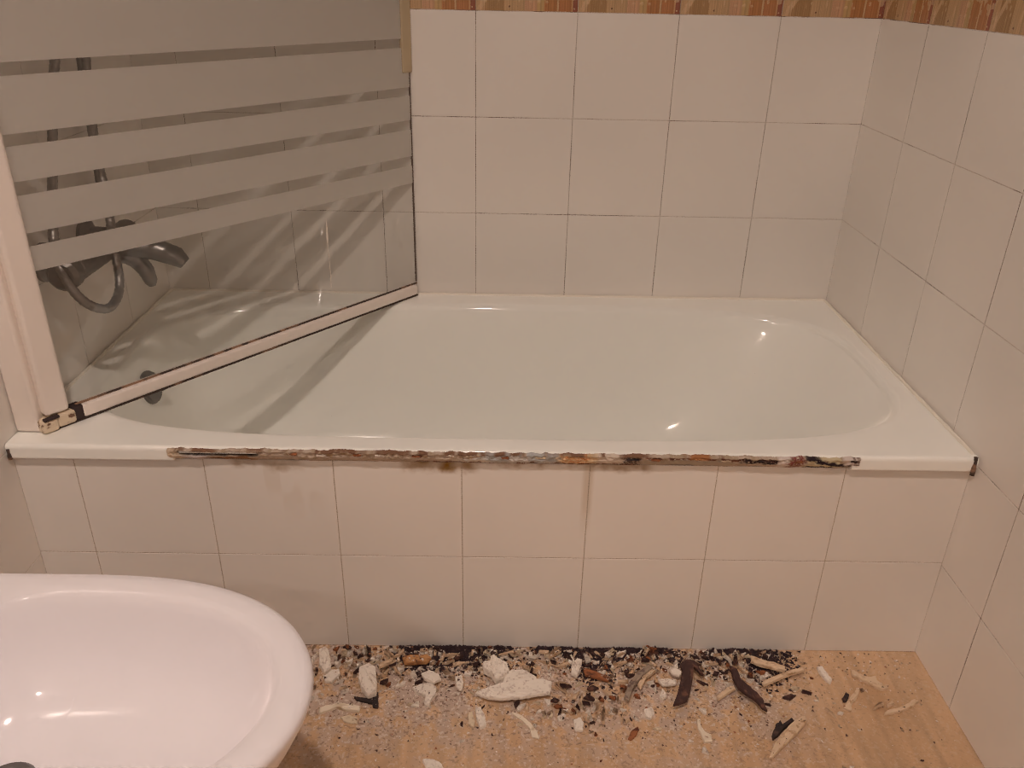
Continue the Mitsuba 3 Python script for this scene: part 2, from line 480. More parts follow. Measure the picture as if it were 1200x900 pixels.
for i in range(len(fine)):
    loops.append(basin_loop(pf['l'][i], pf['r'][i], pf['f'][i], pf['b'][i], zf[i], pf['n'][i]))
last = loops[-1]
cen = last.mean(0)
for k in (0.3, 0.6, 0.85):
    loops.append(last * (1 - k) + (cen - [0, 0, 0.002]) * k)
tub = thing('bathtub', 'white enamelled steel bathtub with a rusted front lip between tiled walls', 'bathtub')
part(tub, 'basin', mikit.ply(loft(loops), 'enamel', smooth=50))

# front flange: sound at both ends, eaten away in between
def flange(x0, x1):
    prof_ = [(FLIP_Y, ZR - 0.010), (FLIP_Y, 0.383), (FLIP_Y + 0.002, 0.3805), (FLIP_Y + 0.005, 0.380), (FLIP_Y + 0.008, 0.3815), (FLIP_Y + 0.008, ZR - 0.010)]
    v, f = [], []
    for x in (x0, x1):
        v += [(x, y, z) for y, z in prof_]
    m = len(prof_)
    for j in range(m):
        f.append([j, (j + 1) % m, m + (j + 1) % m, m + j])
    me = trimesh.Trimesh(v, np.array([[a, b, c] for a, b, c, d in f] + [[a, c, d] for a, b, c, d in f] + [[0, k, k + 1] for k in range(1, m - 1)] + [[m, m + k + 1, m + k] for k in range(1, m - 1)]), process=False)
    me.fix_normals()
    return me


def lipx(px):
    return -0.718 + (px - 600) * 0.00131


part(tub, 'front_flange', mikit.ply(flange(-W + 0.001, lipx(205)), 'enamel', smooth=30))
part(tub, 'front_flange', mikit.ply(flange(lipx(1000), -0.001), 'enamel', smooth=30))

# the corroded middle: one crumbling strip whose colours are rust, bare steel, old filler and black mould; the gap has its shade painted in
nx, nz = 1400, 30
X = np.linspace(lipx(198), lipx(1010), nx)
V = np.linspace(0, 1, nz)
XX, VV = np.meshgrid(X, V, indexing='ij')
PX = (XX + 0.718) / 0.00131 + 600                            # position along the lip, counted as in the photograph
P3 = np.stack([XX * 1, VV * 0.03, XX * 0], -1)
n1 = meshkit.fbm(P3 * 60, 4, 3)
n2 = meshkit.fbm(P3 * np.array([160, 260, 1]), 4, 5)
n3 = meshkit.fbm(P3 * np.array([420, 500, 1]), 3, 7)
top = ZR - 0.0012 + 0.0032 * (meshkit.fbm(np.stack([XX * 90, XX * 0, XX * 0], -1), 3, 11) - 0.5)
bot = 0.3785 + 0.004 * (meshkit.fbm(np.stack([XX * 70, XX * 0 + 3, XX * 0], -1), 3, 13) - 0.5)
ZZ = bot + (top - bot) * VV
out = 0.003 + 0.008 * (n2 - 0.35) + 0.003 * (n3 - 0.5) + 0.005 * np.clip((VV - 0.75) / 0.25, 0, 1)
col = np.zeros((nx, nz, 3))


def paint(c, w):
    global col
    w = np.clip(w, 0, 1)[..., None]
    col = col * (1 - w) + np.asarray(c) * w


def sm(a, b, x):
    t = np.clip((x - a) / (b - a), 0, 1)
    return t * t * (3 - 2 * t)


def span(a, b, f=6):
    q = PX + 14 * (n2 - 0.5)
    return sm(a - f, a + f, q) * (1 - sm(b - f, b + f, q))


def level(a, b, f=0.08):
    q = VV + 0.30 * (n2 - 0.5)
    return sm(a - f, a + f, q) * (1 - sm(b - f, b + f, q))


col[:] = (0.46, 0.38, 0.31)
paint((0.36, 0.28, 0.20), sm(0.45, 0.65, n2))
paint((0.52, 0.50, 0.47), span(545, 660) * level(-1, 0.85))          # bare zinc-grey steel
paint((0.40, 0.41, 0.41), span(545, 660) * sm(0.48, 0.58, n1))
paint((0.60, 0.55, 0.48), span(530, 575) * level(-1, 0.45))
paint((0.62, 0.47, 0.29), span(655, 702))                            # cream filler
paint((0.55, 0.22, 0.08), span(660, 690, 4) * sm(0.52, 0.6, n3))
paint((0.58, 0.50, 0.42), span(700, 735))
paint((0.07, 0.045, 0.035), span(728, 750, 4) * sm(0.36, 0.46, n3))   # black mould blot
paint((0.40, 0.34, 0.27), span(752, 860) * level(-1, 0.62))
paint((0.58, 0.48, 0.36), span(198, 216, 3))                          # broken cream lump at the left end
paint((0.50, 0.44, 0.42), span(216, 246, 3) * level(-1, 0.6))
paint((0.26, 0.14, 0.07), span(246, 300, 8) * level(-1, 0.45))
n4 = meshkit.fbm(np.stack([XX * 95, VV * 1.3, XX * 0], -1), 4, 17)
n5 = meshkit.fbm(np.stack([XX * 38, VV * 0.6, XX * 0], -1), 3, 19)
paint((0.62, 0.52, 0.38), span(290, 760, 10) * level(0.86, 1.2, 0.05) * sm(0.5, 0.62, n5))      # yellowed paint lip
paint((0.19, 0.105, 0.065), span(205, 760, 10) * sm(0.80, 0.90, VV + 0.34 * (n4 - 0.5)) * sm(0.36, 0.50, n5))   # rusty upper edge
paint((0.30, 0.20, 0.12), span(290, 560, 10) * (1 - sm(0.05, 0.12, np.abs(VV - 0.72 + 0.3 * (n4 - 0.5)))) * sm(0.48, 0.58, n5))
paint((0.16, 0.07, 0.045), span(750, 915, 6) * (1 - sm(0.06, 0.13, np.abs(VV - 0.80 + 0.3 * (n4 - 0.5)))) * sm(0.40, 0.5, n5 * 0.5 + n4 * 0.5))
paint((0.34, 0.15, 0.06), span(806, 832, 4) * level(0.75, 1.1))
paint((0.17, 0.08, 0.05), span(485, 752, 8) * level(-0.2, 0.15, 0.05) * sm(0.30, 0.45, n4))   # rusty lower edge
paint((0.03, 0.018, 0.018), span(868, 912, 4) * level(0.45, 0.85) * sm(0.36, 0.46, n3))
paint((0.58, 0.52, 0.48), span(912, 924, 3))
paint((0.20, 0.06, 0.05), span(924, 942, 3) * sm(0.38, 0.48, n3))
paint((0.52, 0.45, 0.30), span(946, 985, 3))
q = VV - (0.95 - 0.75 * (PX - 946) / 56) + 0.25 * (n2 - 0.5)
paint((0.022, 0.013, 0.018), span(944, 1002, 3) * (1 - sm(0.10, 0.22, np.abs(q))))
paint((0.022, 0.013, 0.018), span(946, 980, 3) * level(-0.4, 0.22, 0.06))
paint((0.58, 0.52, 0.48), span(990, 1004, 2) * level(0.4, 1.2))
paint((0.10, 0.05, 0.04), span(1000, 1010, 2) * sm(0.42, 0.5, n3))
gap = span(212, 302, 5) * (1 - sm(0.13, 0.2, np.abs(VV - (0.76 - 0.14 * (PX - 212) / 90))))
paint((0.012, 0.008, 0.008), gap)  # near-black shade painted into the open gap
out = out - 0.010 * gap - 0.004 * span(750, 870) * level(-1, 0.6) + 0.003 * span(198, 246, 3)
edge = np.minimum(1, np.minimum(VV, 1 - VV) / 0.07) * np.minimum(1, np.minimum(PX - 198, 1010 - PX) / 3)
YY = -0.001 - (0.0135 * sm(-0.1, 0.62, VV) + np.clip(out - 0.003, -0.0105, 0.006) * (0.35 + 0.65 * VV)) * edge
vts = np.stack([XX, YY, ZZ], -1).reshape(-1, 3)
ii, jj = np.meshgrid(np.arange(nx - 1), np.arange(nz - 1), indexing='ij')
a_ = (ii * nz + jj).ravel()
fcs = np.vstack([np.c_[a_, a_ + nz, a_ + nz + 1], np.c_[a_, a_ + nz + 1, a_ + 1]])
part(tub, 'corroded_edge', mikit.ply((vts, fcs), 'rust_edge', smooth=True, color=col.reshape(-1, 3)), 'rusty crumbling front edge with grey filler and black mould')

# flakes off the eaten lip; white ones stand in for bright edge highlights
rf = random.Random(21)
for px, wpx, m_ in ((207, 14, 'cream'), (232, 12, 'plaster'), (346, 9, 'rust'), (378, 12, 'plaster'), (420, 10, 'rust'), (447, 13, 'plaster'), (489, 12, 'rust'), (527, 12, 'plaster'), (547, 16, 'cream'), (592, 9, 'rust'),
                    (633, 13, 'cream'), (668, 10, 'wood_orange'), (716, 12, 'plaster'), (741, 14, 'rubber'), (768, 11, 'rust'), (818, 20, 'wood_orange'), (850, 13, 'cream'), (893, 15, 'rubber'), (918, 10, 'plaster'), (934, 13, 'rust'), (962, 16, 'cream'), (1000, 8, 'rubber')):
    w_ = wpx * 0.00131
    n_ = 9
    xs = np.linspace(-w_ / 2, w_ / 2, n_)
    up_ = np.array([0.0012 + 0.0016 * rf.random() for _ in xs])
    dn_ = np.array([0.0006 + 0.0022 * rf.random() for _ in xs])
    up_[[0, -1]] *= 0.2
    dn_[[0, -1]] *= 0.2
    y0 = FLIP_Y - 0.0030
    v_ = []
    for x_, u_, d_ in zip(xs, up_, dn_):
        v_ += [(x_, y0, -d_), (x_, y0 - 0.0012, 0), (x_, y0 + 0.0012, u_), (x_, y0 + 0.002, -d_)]
    f_ = []
    for i in range(n_ - 1):
        for j in range(4):
            f_.append([i * 4 + j, i * 4 + (j + 1) % 4, i * 4 + 4 + (j + 1) % 4, i * 4 + 4 + j])
    part(tub, 'flake_and_glint', mikit.ply((np.array(v_) + [lipx(px), 0, ZR - 0.0062 - 0.004 * rf.random()], f_), m_))


def bead(path, r, seed, lump):
    """sealant bead along a path"""
    p = np.asarray(path, float)
    rad = r * (1 + lump * (meshkit.fbm(p * 60, 3, seed) - 0.5) * 2)
    return tube(p, rad, 10)


ts = np.linspace(0, 1, 160)[:, None]
part(tub, 'sealant_bead', mikit.ply(bead(np.array([-W + 0.006, D - 0.0046, ZR]) * (1 - ts) + np.array([-0.006, D - 0.0046, ZR]) * ts, 0.0036, 1, 0.22), 'silicone', smooth=True), 'cream sealant along the back wall')
part(tub, 'sealant_bead', mikit.ply(bead(np.array([-0.0056, D - 0.008, ZR]) * (1 - ts) + np.array([-0.0056, FLIP_Y + 0.012, ZR]) * ts, 0.0034, 2, 0.55), 'silicone', smooth=True), 'lumpy sealant along the right wall')
part(tub, 'sealant_bead', mikit.ply(bead(np.array([-W + 0.0056, D - 0.008, ZR]) * (1 - ts) + np.array([-W + 0.0056, 0.08, ZR]) * ts, 0.0034, 3, 0.4), 'silicone', smooth=True))
cz = np.linspace(0, 1, 14)[:, None]
part(tub, 'corner_grime', mikit.ply(bead(np.array([-0.0058, FLIP_Y + 0.002, ZR + 0.001]) * (1 - cz) + np.array([-0.0058, FLIP_Y - 0.001, 0.376]) * cz, 0.0034, 6, 0.7), 'gasket', smooth=True), 'dark mouldy corner at the right end of the lip')
part(tub, 'corner_grime', mikit.ply(bead(np.array([-W + 0.0046, FLIP_Y + 0.000, 0.398]) * (1 - cz) + np.array([-W + 0.0046, FLIP_Y + 0.000, 0.380]) * cz, 0.0024, 8, 0.7), 'gasket', smooth=True))
# overflow fitting on the tap end
ovc = np.array([TX0 + 0.022, 0.345, 0.325])
ova = np.array([0.96, 0.0, 0.22])
ov = part(tub, 'overflow', mikit.ply(lathe([(0.0, 0.010), (0.020, 0.010), (0.030, 0.007), (0.033, 0.002), (0.033, -0.004)], ovc, ova), 'chrome_dull', smooth=35), 'chrome overflow rosette')
part(ov, 'knob', mikit.ply(lathe([(0.0, 0.030), (0.009, 0.029), (0.012, 0.024), (0.011, 0.009)], ovc, ova, 20), 'chrome', smooth=35))

# ------------------------------------------------------------------ shower screen
HX, HY, EX, EY = -1.430, 0.050, -0.932, 0.672
SL = math.hypot(EX - HX, EY - HY)
SD = np.array([(EX - HX) / SL, (EY - HY) / SL, 0.0])
SN = np.array([SD[1], -SD[0], 0.0])                          # towards the camera side
SO = np.array([HX, HY, 0.0])
STOP = 1.80


def on_screen(mesh):
    """mesh in screen coordinates: x along the screen, y towards its front, z up"""
    m = mesh.copy()
    v = m.vertices
    m.vertices = SO + v[:, :1] * SD + v[:, 1:2] * SN + v[:, 2:3] * np.array([0, 0, 1.0])
    m.invert() if np.linalg.det(np.array([SD, SN, [0, 0, 1]])) < 0 else None
    return m


def rb(x0, x1, y0, y1, z0, z1, r=0.003):
    m = rbox(x1 - x0, y1 - y0, z1 - z0, r)
    m.apply_translation(((x0 + x1) / 2, (y0 + y1) / 2, (z0 + z1) / 2))
    return m


scr = thing('shower_screen', 'folding glass shower screen with frosted bands and a white bottom rail over the bath', 'shower screen')
m = rb(-W + 0.001, -W + 0.040, 0.022, 0.066, ZR + 0.001, STOP, 0.006)
part(scr, 'wall_profile', mikit.ply(m, 'profile_white', smooth=35))
part(scr, 'hinge_profile', mikit.ply(on_screen(rb(-0.024, 0.014, -0.013, 0.013, 0.432, STOP, 0.007)), 'profile_white', smooth=35))
bar = part(scr, 'bottom_rail', mikit.ply(on_screen(rb(0.032, SL - 0.005, -0.011, 0.012, 0.4092, 0.4318, 0.005)), 'profile_white', smooth=35), 'white bottom rail')
part(scr, 'upper_gasket', mikit.ply(on_screen(rb(0.026, SL + 0.001, -0.0015, 0.0040, 0.4312, 0.4336, 0.0010)), 'gasket', smooth=35), 'blackened gasket above the rail')
part(scr, 'drip_seal', mikit.ply(on_screen(rb(-0.012, SL - 0.004, -0.004, 0.0105, ZR + 0.0006, 0.4084, 0.0013)), 'gasket', smooth=35), 'mouldy drip seal under the rail')
part(scr, 'hinge_joint', mikit.ply(on_screen(rb(0.016, 0.034, -0.010, 0.011, 0.4086, 0.4325, 0.003)), 'hinge_black', smooth=35), 'black joint between hinge cap and rail')  # black block filling the gap between hinge cap and rail
part(scr, 'hinge_cap', mikit.ply(on_screen(rb(-0.010, 0.020, -0.013, 0.0145, 0.4086, 0.4305, 0.005)), 'plastic_yellowed', smooth=35), 'yellowed hinge cap')
part(scr, 'hinge_cap', mikit.ply(on_screen(rb(-0.034, -0.008, -0.012, 0.016, ZR + 0.001, 0.428, 0.005)), 'plastic_yellowed', smooth=35), 'cracked dirty hinge cap')
part(scr, 'hinge_pin', mikit.ply(on_screen(rb(-0.030, -0.006, 0.010, 0.018, 0.4275, 0.4325, 0.002)), 'hinge_black', smooth=35))
g = trimesh.Trimesh([(0.010, 0, 0.428), (SL, 0, 0.428), (SL, 0, STOP - 0.01), (0.010, 0, STOP - 0.01)], [[0, 1, 2], [0, 2, 3]], process=False)
part(scr, 'glass_pane', mikit.ply(on_screen(g), 'glass_clear'), 'clear glass pane')
stripes = [(0.693, 0.712), (0.766, 0.785), (0.833, 0.849), (0.9235, 0.9405)]
edges = [0.656] + [e for s_ in stripes for e in s_] + [STOP - 0.012]
for lo, hi in zip(edges[0::2], edges[1::2]):
    f_ = trimesh.Trimesh([(0.010, 0.0012, lo), (SL - 0.001, 0.0012, lo), (SL - 0.001, 0.0012, hi), (0.010, 0.0012, hi)], [[0, 1, 2], [0, 2, 3]], process=False)
    part(scr, 'frosted_band', mikit.ply(on_screen(f_), 'glass_frost'), 'frosted band of the glass')
part(scr, 'glass_edge', mikit.ply(on_screen(box(SL, SL + 0.0012, -0.0022, 0.0022, 0.436, STOP - 0.01)), 'edge_dark'), 'dark free edge of the glass')
part(scr, 'edge_seal', mikit.ply(on_screen(rb(SL - 0.020, SL + 0.006, -0.005, 0.005, 0.877, STOP - 0.01, 0.003)), 'seal_yellow', smooth=35), 'yellowed edge seal, lower part missing')
# a dried water run on the glass
run = []
for k, z in enumerate(np.linspace(0.632, 0.485, 30)):
    run.append((0.557 + 0.0005 * math.sin(k * 0.35), 0.0008, z))
rr = np.r_[np.linspace(0.0005, 0.0024, 9), np.linspace(0.0022, 0.0008, 4), np.full(17, 0.0007)]
tb = tube(run, rr, 8)
tb.vertices[:, 1] *= 0.5
part(scr, 'water_run', mikit.ply(on_screen(tb), 'plaster', smooth=True), 'whitish dried water run')

# ------------------------------------------------------------------ mixer tap, hose and riser on the tap wall
mx = thing('bath_mixer', 'chrome bath mixer tap with looped shower hose and riser on the left wall', 'tap')
BX, BZ = -1.425, 0.622
def cyl(p0, p1, r0, r1=None, sides=24):
    p0, p1 = np.asarray(p0, float), np.asarray(p1, float)
    r1 = r0 if r1 is None else r1
    L = np.linalg.norm(p1 - p0)
    e = min(r0, r1) * 0.25
    return lathe([(0, 0), (r0 - e, 0), (r0, e), (r1, L - e), (r1 - e, L), (0, L)], p0, p1 - p0, sides)


part(mx, 'body', mikit.ply(cyl((BX, 0.165, BZ), (BX, 0.395, BZ), 0.023), 'chrome_dull', smooth=35))
for y in (0.205, 0.355):
    part(mx, 'inlet', mikit.ply(lathe([(0.0, 0.0), (0.032, 0.0), (0.032, 0.006), (0.018, 0.016), (0.016, 0.055), (0, 0.055)], (-W + 0.0005, y, BZ), (1, 0, 0)), 'chrome_dull', smooth=35))
part(mx, 'end_knob', mikit.ply(cyl((BX, 0.135, BZ), (BX, 0.168, BZ), 0.026), 'chrome_dull', smooth=35))
part(mx, 'lever', mikit.ply(tube([(-1.405, 0.285, 0.632), (-1.37, 0.285, 0.630), (-1.335, 0.285, 0.622), (-1.300, 0.285, 0.609), (-1.288, 0.285, 0.598)], [0.022, 0.021, 0.019, 0.017, 0.011], 18), 'chrome', smooth=40))
part(mx, 'spout', mikit.ply(tube([(-1.405, 0.29, 0.618), (-1.375, 0.295, 0.600), (-1.362, 0.295, 0.580), (-1.357, 0.295, 0.560), (-1.356, 0.295, 0.552)], [0.017, 0.016, 0.014, 0.011, 0.006], 18), 'chrome', smooth=40))
part(mx, 'hose_nut', mikit.ply(cyl((BX + 0.002, 0.17, 0.605), (BX + 0.006, 0.165, 0.640), 0.015), 'hose_metal', smooth=35))
hose = spline([(-1.452, 0.335, 0.96), (-1.452, 0.260, 0.83), (-1.448, 0.212, 0.745), (-1.44, 0.172, 0.69), (-1.425, 0.140, 0.635), (-1.40, 0.140, 0.580), (-1.39, 0.170, 0.556), (-1.39, 0.205, 0.548), (-1.39, 0.238, 0.560),
               (-1.395, 0.262, 0.592), (-1.405, 0.285, 0.640), (-1.425, 0.335, 0.70), (-1.44, 0.360, 0.76), (-1.45, 0.39, 0.84), (-1.452, 0.425, 0.95), (-1.45, 0.44, 1.22)], 520)
rip = 0.0075 * (1 + 0.05 * np.cos(np.arange(520) * 1.6))
part(mx, 'shower_hose', mikit.ply(tube(hose, rip, 12), 'hose_metal', smooth=True), 'grey ribbed shower hose hanging in a loop')
part(mx, 'riser_pipe', mikit.ply(cyl((-1.462, 0.395, 0.655), (-1.462, 0.470, 1.45), 0.0085), 'chrome_dull', smooth=35))
part(mx, 'wall_bracket', mikit.ply(cyl((-W + 0.0005, 0.398, 0.69), (-1.462, 0.398, 0.69), 0.012), 'chrome_dull', smooth=35))
part(mx, 'wall_bracket', mikit.ply(cyl((-W + 0.0005, 0.466, 1.41), (-1.462, 0.466, 1.41), 0.012), 'chrome_dull', smooth=35))
part(mx, 'hand_shower_handle', mikit.ply(cyl((-1.445, 0.452, 1.20), (-1.415, 0.458, 1.40), 0.012, 0.010), 'chrome_dull', smooth=35))
part(mx, 'hand_shower_head', mikit.ply(lathe([(0, 0), (0.038, 0), (0.040, 0.008), (0.014, 0.028), (0, 0.03)], (-1.385, 0.458, 1.385), (-0.55, 0, 0.83)), 'chrome_dull', smooth=35))

# ------------------------------------------------------------------ bidet
bd = thing('bidet', 'white ceramic bidet with a round front, against the left wall', 'bidet')
BY = -0.475
nb = 220


def d_loop(x_tip, x_mid, b, z, back=-W + 0.002, p=2.75, q=1.95):
    """outline of the bidet: straight flanks from the wall to x_mid, then a rounded front ending at x_tip"""
    t = np.linspace(0, 1, 90)
    t = 1 - (1 - t) ** 1.0
    u = np.sin(t * np.pi / 2)                                  # 0..1
    fx = x_mid + (x_tip - x_mid) * u
    fy = b * (1 - u ** p) ** (1 / q)
    sx = np.linspace(back, x_mid, 20, endpoint=False)
    uy = np.r_[np.full(20, b), fy]
    ux = np.r_[sx, fx]
    X_ = np.r_[ux, ux[::-1][1:]]
    Y_ = np.r_[-uy, uy[::-1][1:]]
    return np.stack([X_, BY + Y_, np.full(len(X_), z)], 1)


ZBR = 0.392
sec = [  # x_tip, x_mid, half width, z  (outside, from the floor upwards)
    (-1.085, -1.30, 0.115, 0.000), (-1.083, -1.30, 0.117, 0.020), (-1.080, -1.30, 0.118, 0.060), (-1.065, -1.29, 0.124, 0.120), (-1.035, -1.28, 0.136, 0.185),
    (-0.998, -1.265, 0.153, 0.250), (-0.965, -1.255, 0.169, 0.305), (-0.943, -1.25, 0.180, 0.345), (-0.931, -1.25, 0.185, 0.370), (-0.9275, -1.25, 0.187, 0.381), (-0.930, -1.25, 0.1855, 0.388),
    (-0.937, -1.25, 0.181, 0.392), (-0.947, -1.25, 0.172, 0.3925), (-0.958, -1.25, 0.162, 0.391)]
lp = [d_loop(a, b, c, z) for a, b, c, z in sec]
inner = [(-0.9645, -1.24, 0.1550, 0.3890, 0.09), (-0.970, -1.24, 0.1500, 0.3830, 0.095), (-0.9745, -1.24, 0.1462, 0.3720, 0.10), (-0.981, -1.24, 0.1412, 0.350, 0.105), (-0.991, -1.24, 0.1345, 0.322, 0.11), (-1.008, -1.24, 0.1235, 0.295, 0.12),
         (-1.036, -1.24, 0.106, 0.273, 0.135), (-1.085, -1.245, 0.080, 0.256, 0.155), (-1.15, -1.255, 0.052, 0.2475, 0.175), (-1.215, -1.270, 0.028, 0.2435, 0.19)]


def bowl_loop(x_tip, x_mid, b, z, k):
    l_ = d_loop(x_tip, x_mid, b, z)
    # round the bowl towards the wall end as well
    xb_ = -W + k
    n_ = 20
    e = np.linspace(0, 1, n_)
    yy = b * np.sqrt(np.clip(1 - (1 - e) ** 2.4, 0.0, 1))
    l_[:n_, 0] = xb_ + (x_mid - xb_) * e
    l_[:n_, 1] = BY - yy
    l_[-n_:, 0] = l_[:n_, 0][::-1]
    l_[-n_:, 1] = BY + yy[::-1]
    return l_


lp += [bowl_loop(*i) for i in inner]
part(bd, 'bowl', mikit.ply(loft(lp, True, True), 'ceramic', smooth=55))
dc = np.array([-1.276, BY, 0.2440])
part(bd, 'drain', mikit.ply(lathe([(0.0, 0.0005), (0.018, 0.001), (0.022, 0.004), (0.029, 0.004), (0.032, 0.001), (0.032, -0.004)], dc, (0, 0, 1)), 'chrome_dull', smooth=35), 'chrome drain ring')

# ------------------------------------------------------------------ unseen lamps outside the frame, set where the shadows point
cl = thing('unseen_ceiling_lamp', 'round white ceiling lamp out of view, lighting the bath and floor from above', 'lamp')
part(cl, 'diffuser', {**mikit.ply(lathe([(0, 0.0), (CEIL_R * 0.5, 0.003), (CEIL_R, 0.010)], CEIL_LAMP, (0, 0, 1), 48), 'plaster_dimmed'), 'emitter': {'type': 'area', 'radiance': {'type': 'rgb', 'value': list(CEIL_L)}}})
part(cl, 'base', mikit.ply(lathe([(CEIL_R + 0.002, -0.004), (CEIL_R + 0.012, -0.006), (CEIL_R + 0.016, 0.01), (CEIL_R + 0.02, ZC - CEIL_LAMP[2]), (0, ZC - CEIL_LAMP[2])], CEIL_LAMP, (0, 0, 1)), 'profile_white', smooth=35))
wl = thing('unseen_wall_lamp', 'small bulb lamp out of view on the left wall, casting the bidet shadow on the apron', 'lamp')
sph = trimesh.creation.icosphere(subdivisions=4, radius=WALL_R)
sph.apply_translation(WALL_LAMP)
part(wl, 'bulb', {**mikit.ply(sph, 'plaster_dimmed', smooth=True), 'emitter': {'type': 'area', 'radiance': {'type': 'rgb', 'value': list(WALL_L)}}})
part(wl, 'socket', mikit.ply(cyl((-W, WALL_LAMP[1], WALL_LAMP[2]), (WALL_LAMP[0] - WALL_R, WALL_LAMP[1], WALL_LAMP[2]), 0.03, 0.02), 'brass', smooth=35))

# ------------------------------------------------------------------ debris on the floor
GRID = 0.002
gx0, gy0, gnx, gny = -1.15, -0.55, 580, 280
hm = np.zeros((gnx, gny))
ggx, ggy = np.meshgrid(gx0 + (np.arange(gnx) + 0.5) * GRID, gy0 + (np.arange(gny) + 0.5) * GRID, indexing='ij')
import shapely


def footprint(poly):
    a, b, c, d = poly.bounds
    i0, i1 = max(0, int((a - gx0) / GRID)), min(gnx, int((c - gx0) / GRID) + 1)
    j0, j1 = max(0, int((b - gy0) / GRID)), min(gny, int((d - gy0) / GRID) + 1)
    if i1 <= i0 or j1 <= j0: return None
    sl = (slice(i0, i1), slice(j0, j1))
    return sl, shapely.contains_xy(poly, ggx[sl], ggy[sl])


def settle(poly, top):
    """height on which a piece with this outline comes to rest; raises the pile there to its top"""
    fp = footprint(poly)
    if fp is None or not fp[1].any(): return 0.0
    sl, ins = fp
    z = float(np.quantile(hm[sl][ins], 0.9))
    hm[sl][ins] = np.maximum(hm[sl][ins], z + top)
    return z


def slab(poly, th, seed, warp=0.0):
    """broken piece with this outline: torn edges, bevelled top, uneven surface"""
    poly = shapely.geometry.polygon.orient(poly, 1.0)
    c = np.array(poly.exterior.segmentize(0.006).coords)[:-1]
    n_ = len(c)
    r = np.random.RandomState(seed)
    jit = (meshkit.noise(np.c_[c * 400, np.full(n_, seed)], seed) - 0.5)[:, None]
    ctr = c.mean(0)
    c = c + (c - ctr) / (np.linalg.norm(c - ctr, axis=1, keepdims=True) + 1e-6) * jit * 0.0022
    ins = Polygon(c).buffer(0)
    k = 1 - min(0.30, 0.0018 / max(1e-4, math.sqrt(ins.area)))
    lo = np.c_[c, np.zeros(n_)]
    hi = np.c_[c, np.full(n_, th * 0.7)]
    tp = np.c_[ctr + (c - ctr) * k, np.full(n_, th)]
    L = np.array([lo, hi, tp])
    L[1:, :, 2] += th * 0.5 * (meshkit.noise(np.stack([L[1:, :, 0] * 160, L[1:, :, 1] * 160, np.full((2, n_), seed)], -1), seed) - 0.5)
    if warp:
        L[:, :, 2] += warp * (((L[:, :, :2] - ctr) @ np.array([math.cos(seed), math.sin(seed)])) ** 2)
    v = L.reshape(-1, 3)
    f = []
    for i in range(2):
        for j in range(n_):
            q = [i * n_ + j, i * n_ + (j + 1) % n_, (i + 1) * n_ + (j + 1) % n_, (i + 1) * n_ + j]
            f += [[q[0], q[1], q[2]], [q[0], q[2], q[3]]]
    flat = trimesh.creation.triangulate_polygon(Polygon(c).buffer(0) if Polygon(c).is_valid else Polygon(c).convex_hull, engine='earcut')
    # caps by nearest outline vertex
    from scipy.spatial import cKDTree
    t_ = cKDTree(c)
    idx = t_.query(flat[0])[1]
    tri = idx[flat[1]]
    tri = tri[(tri[:, 0] != tri[:, 1]) & (tri[:, 1] != tri[:, 2]) & (tri[:, 0] != tri[:, 2])]
    A = c[tri]
    sgn = np.cross(A[:, 1] - A[:, 0], A[:, 2] - A[:, 0]) < 0
    tri[sgn] = tri[sgn][:, ::-1]
    f = np.vstack([np.array(f), tri + 2 * n_, tri[:, ::-1]])
    return trimesh.Trimesh(v, f, process=False)


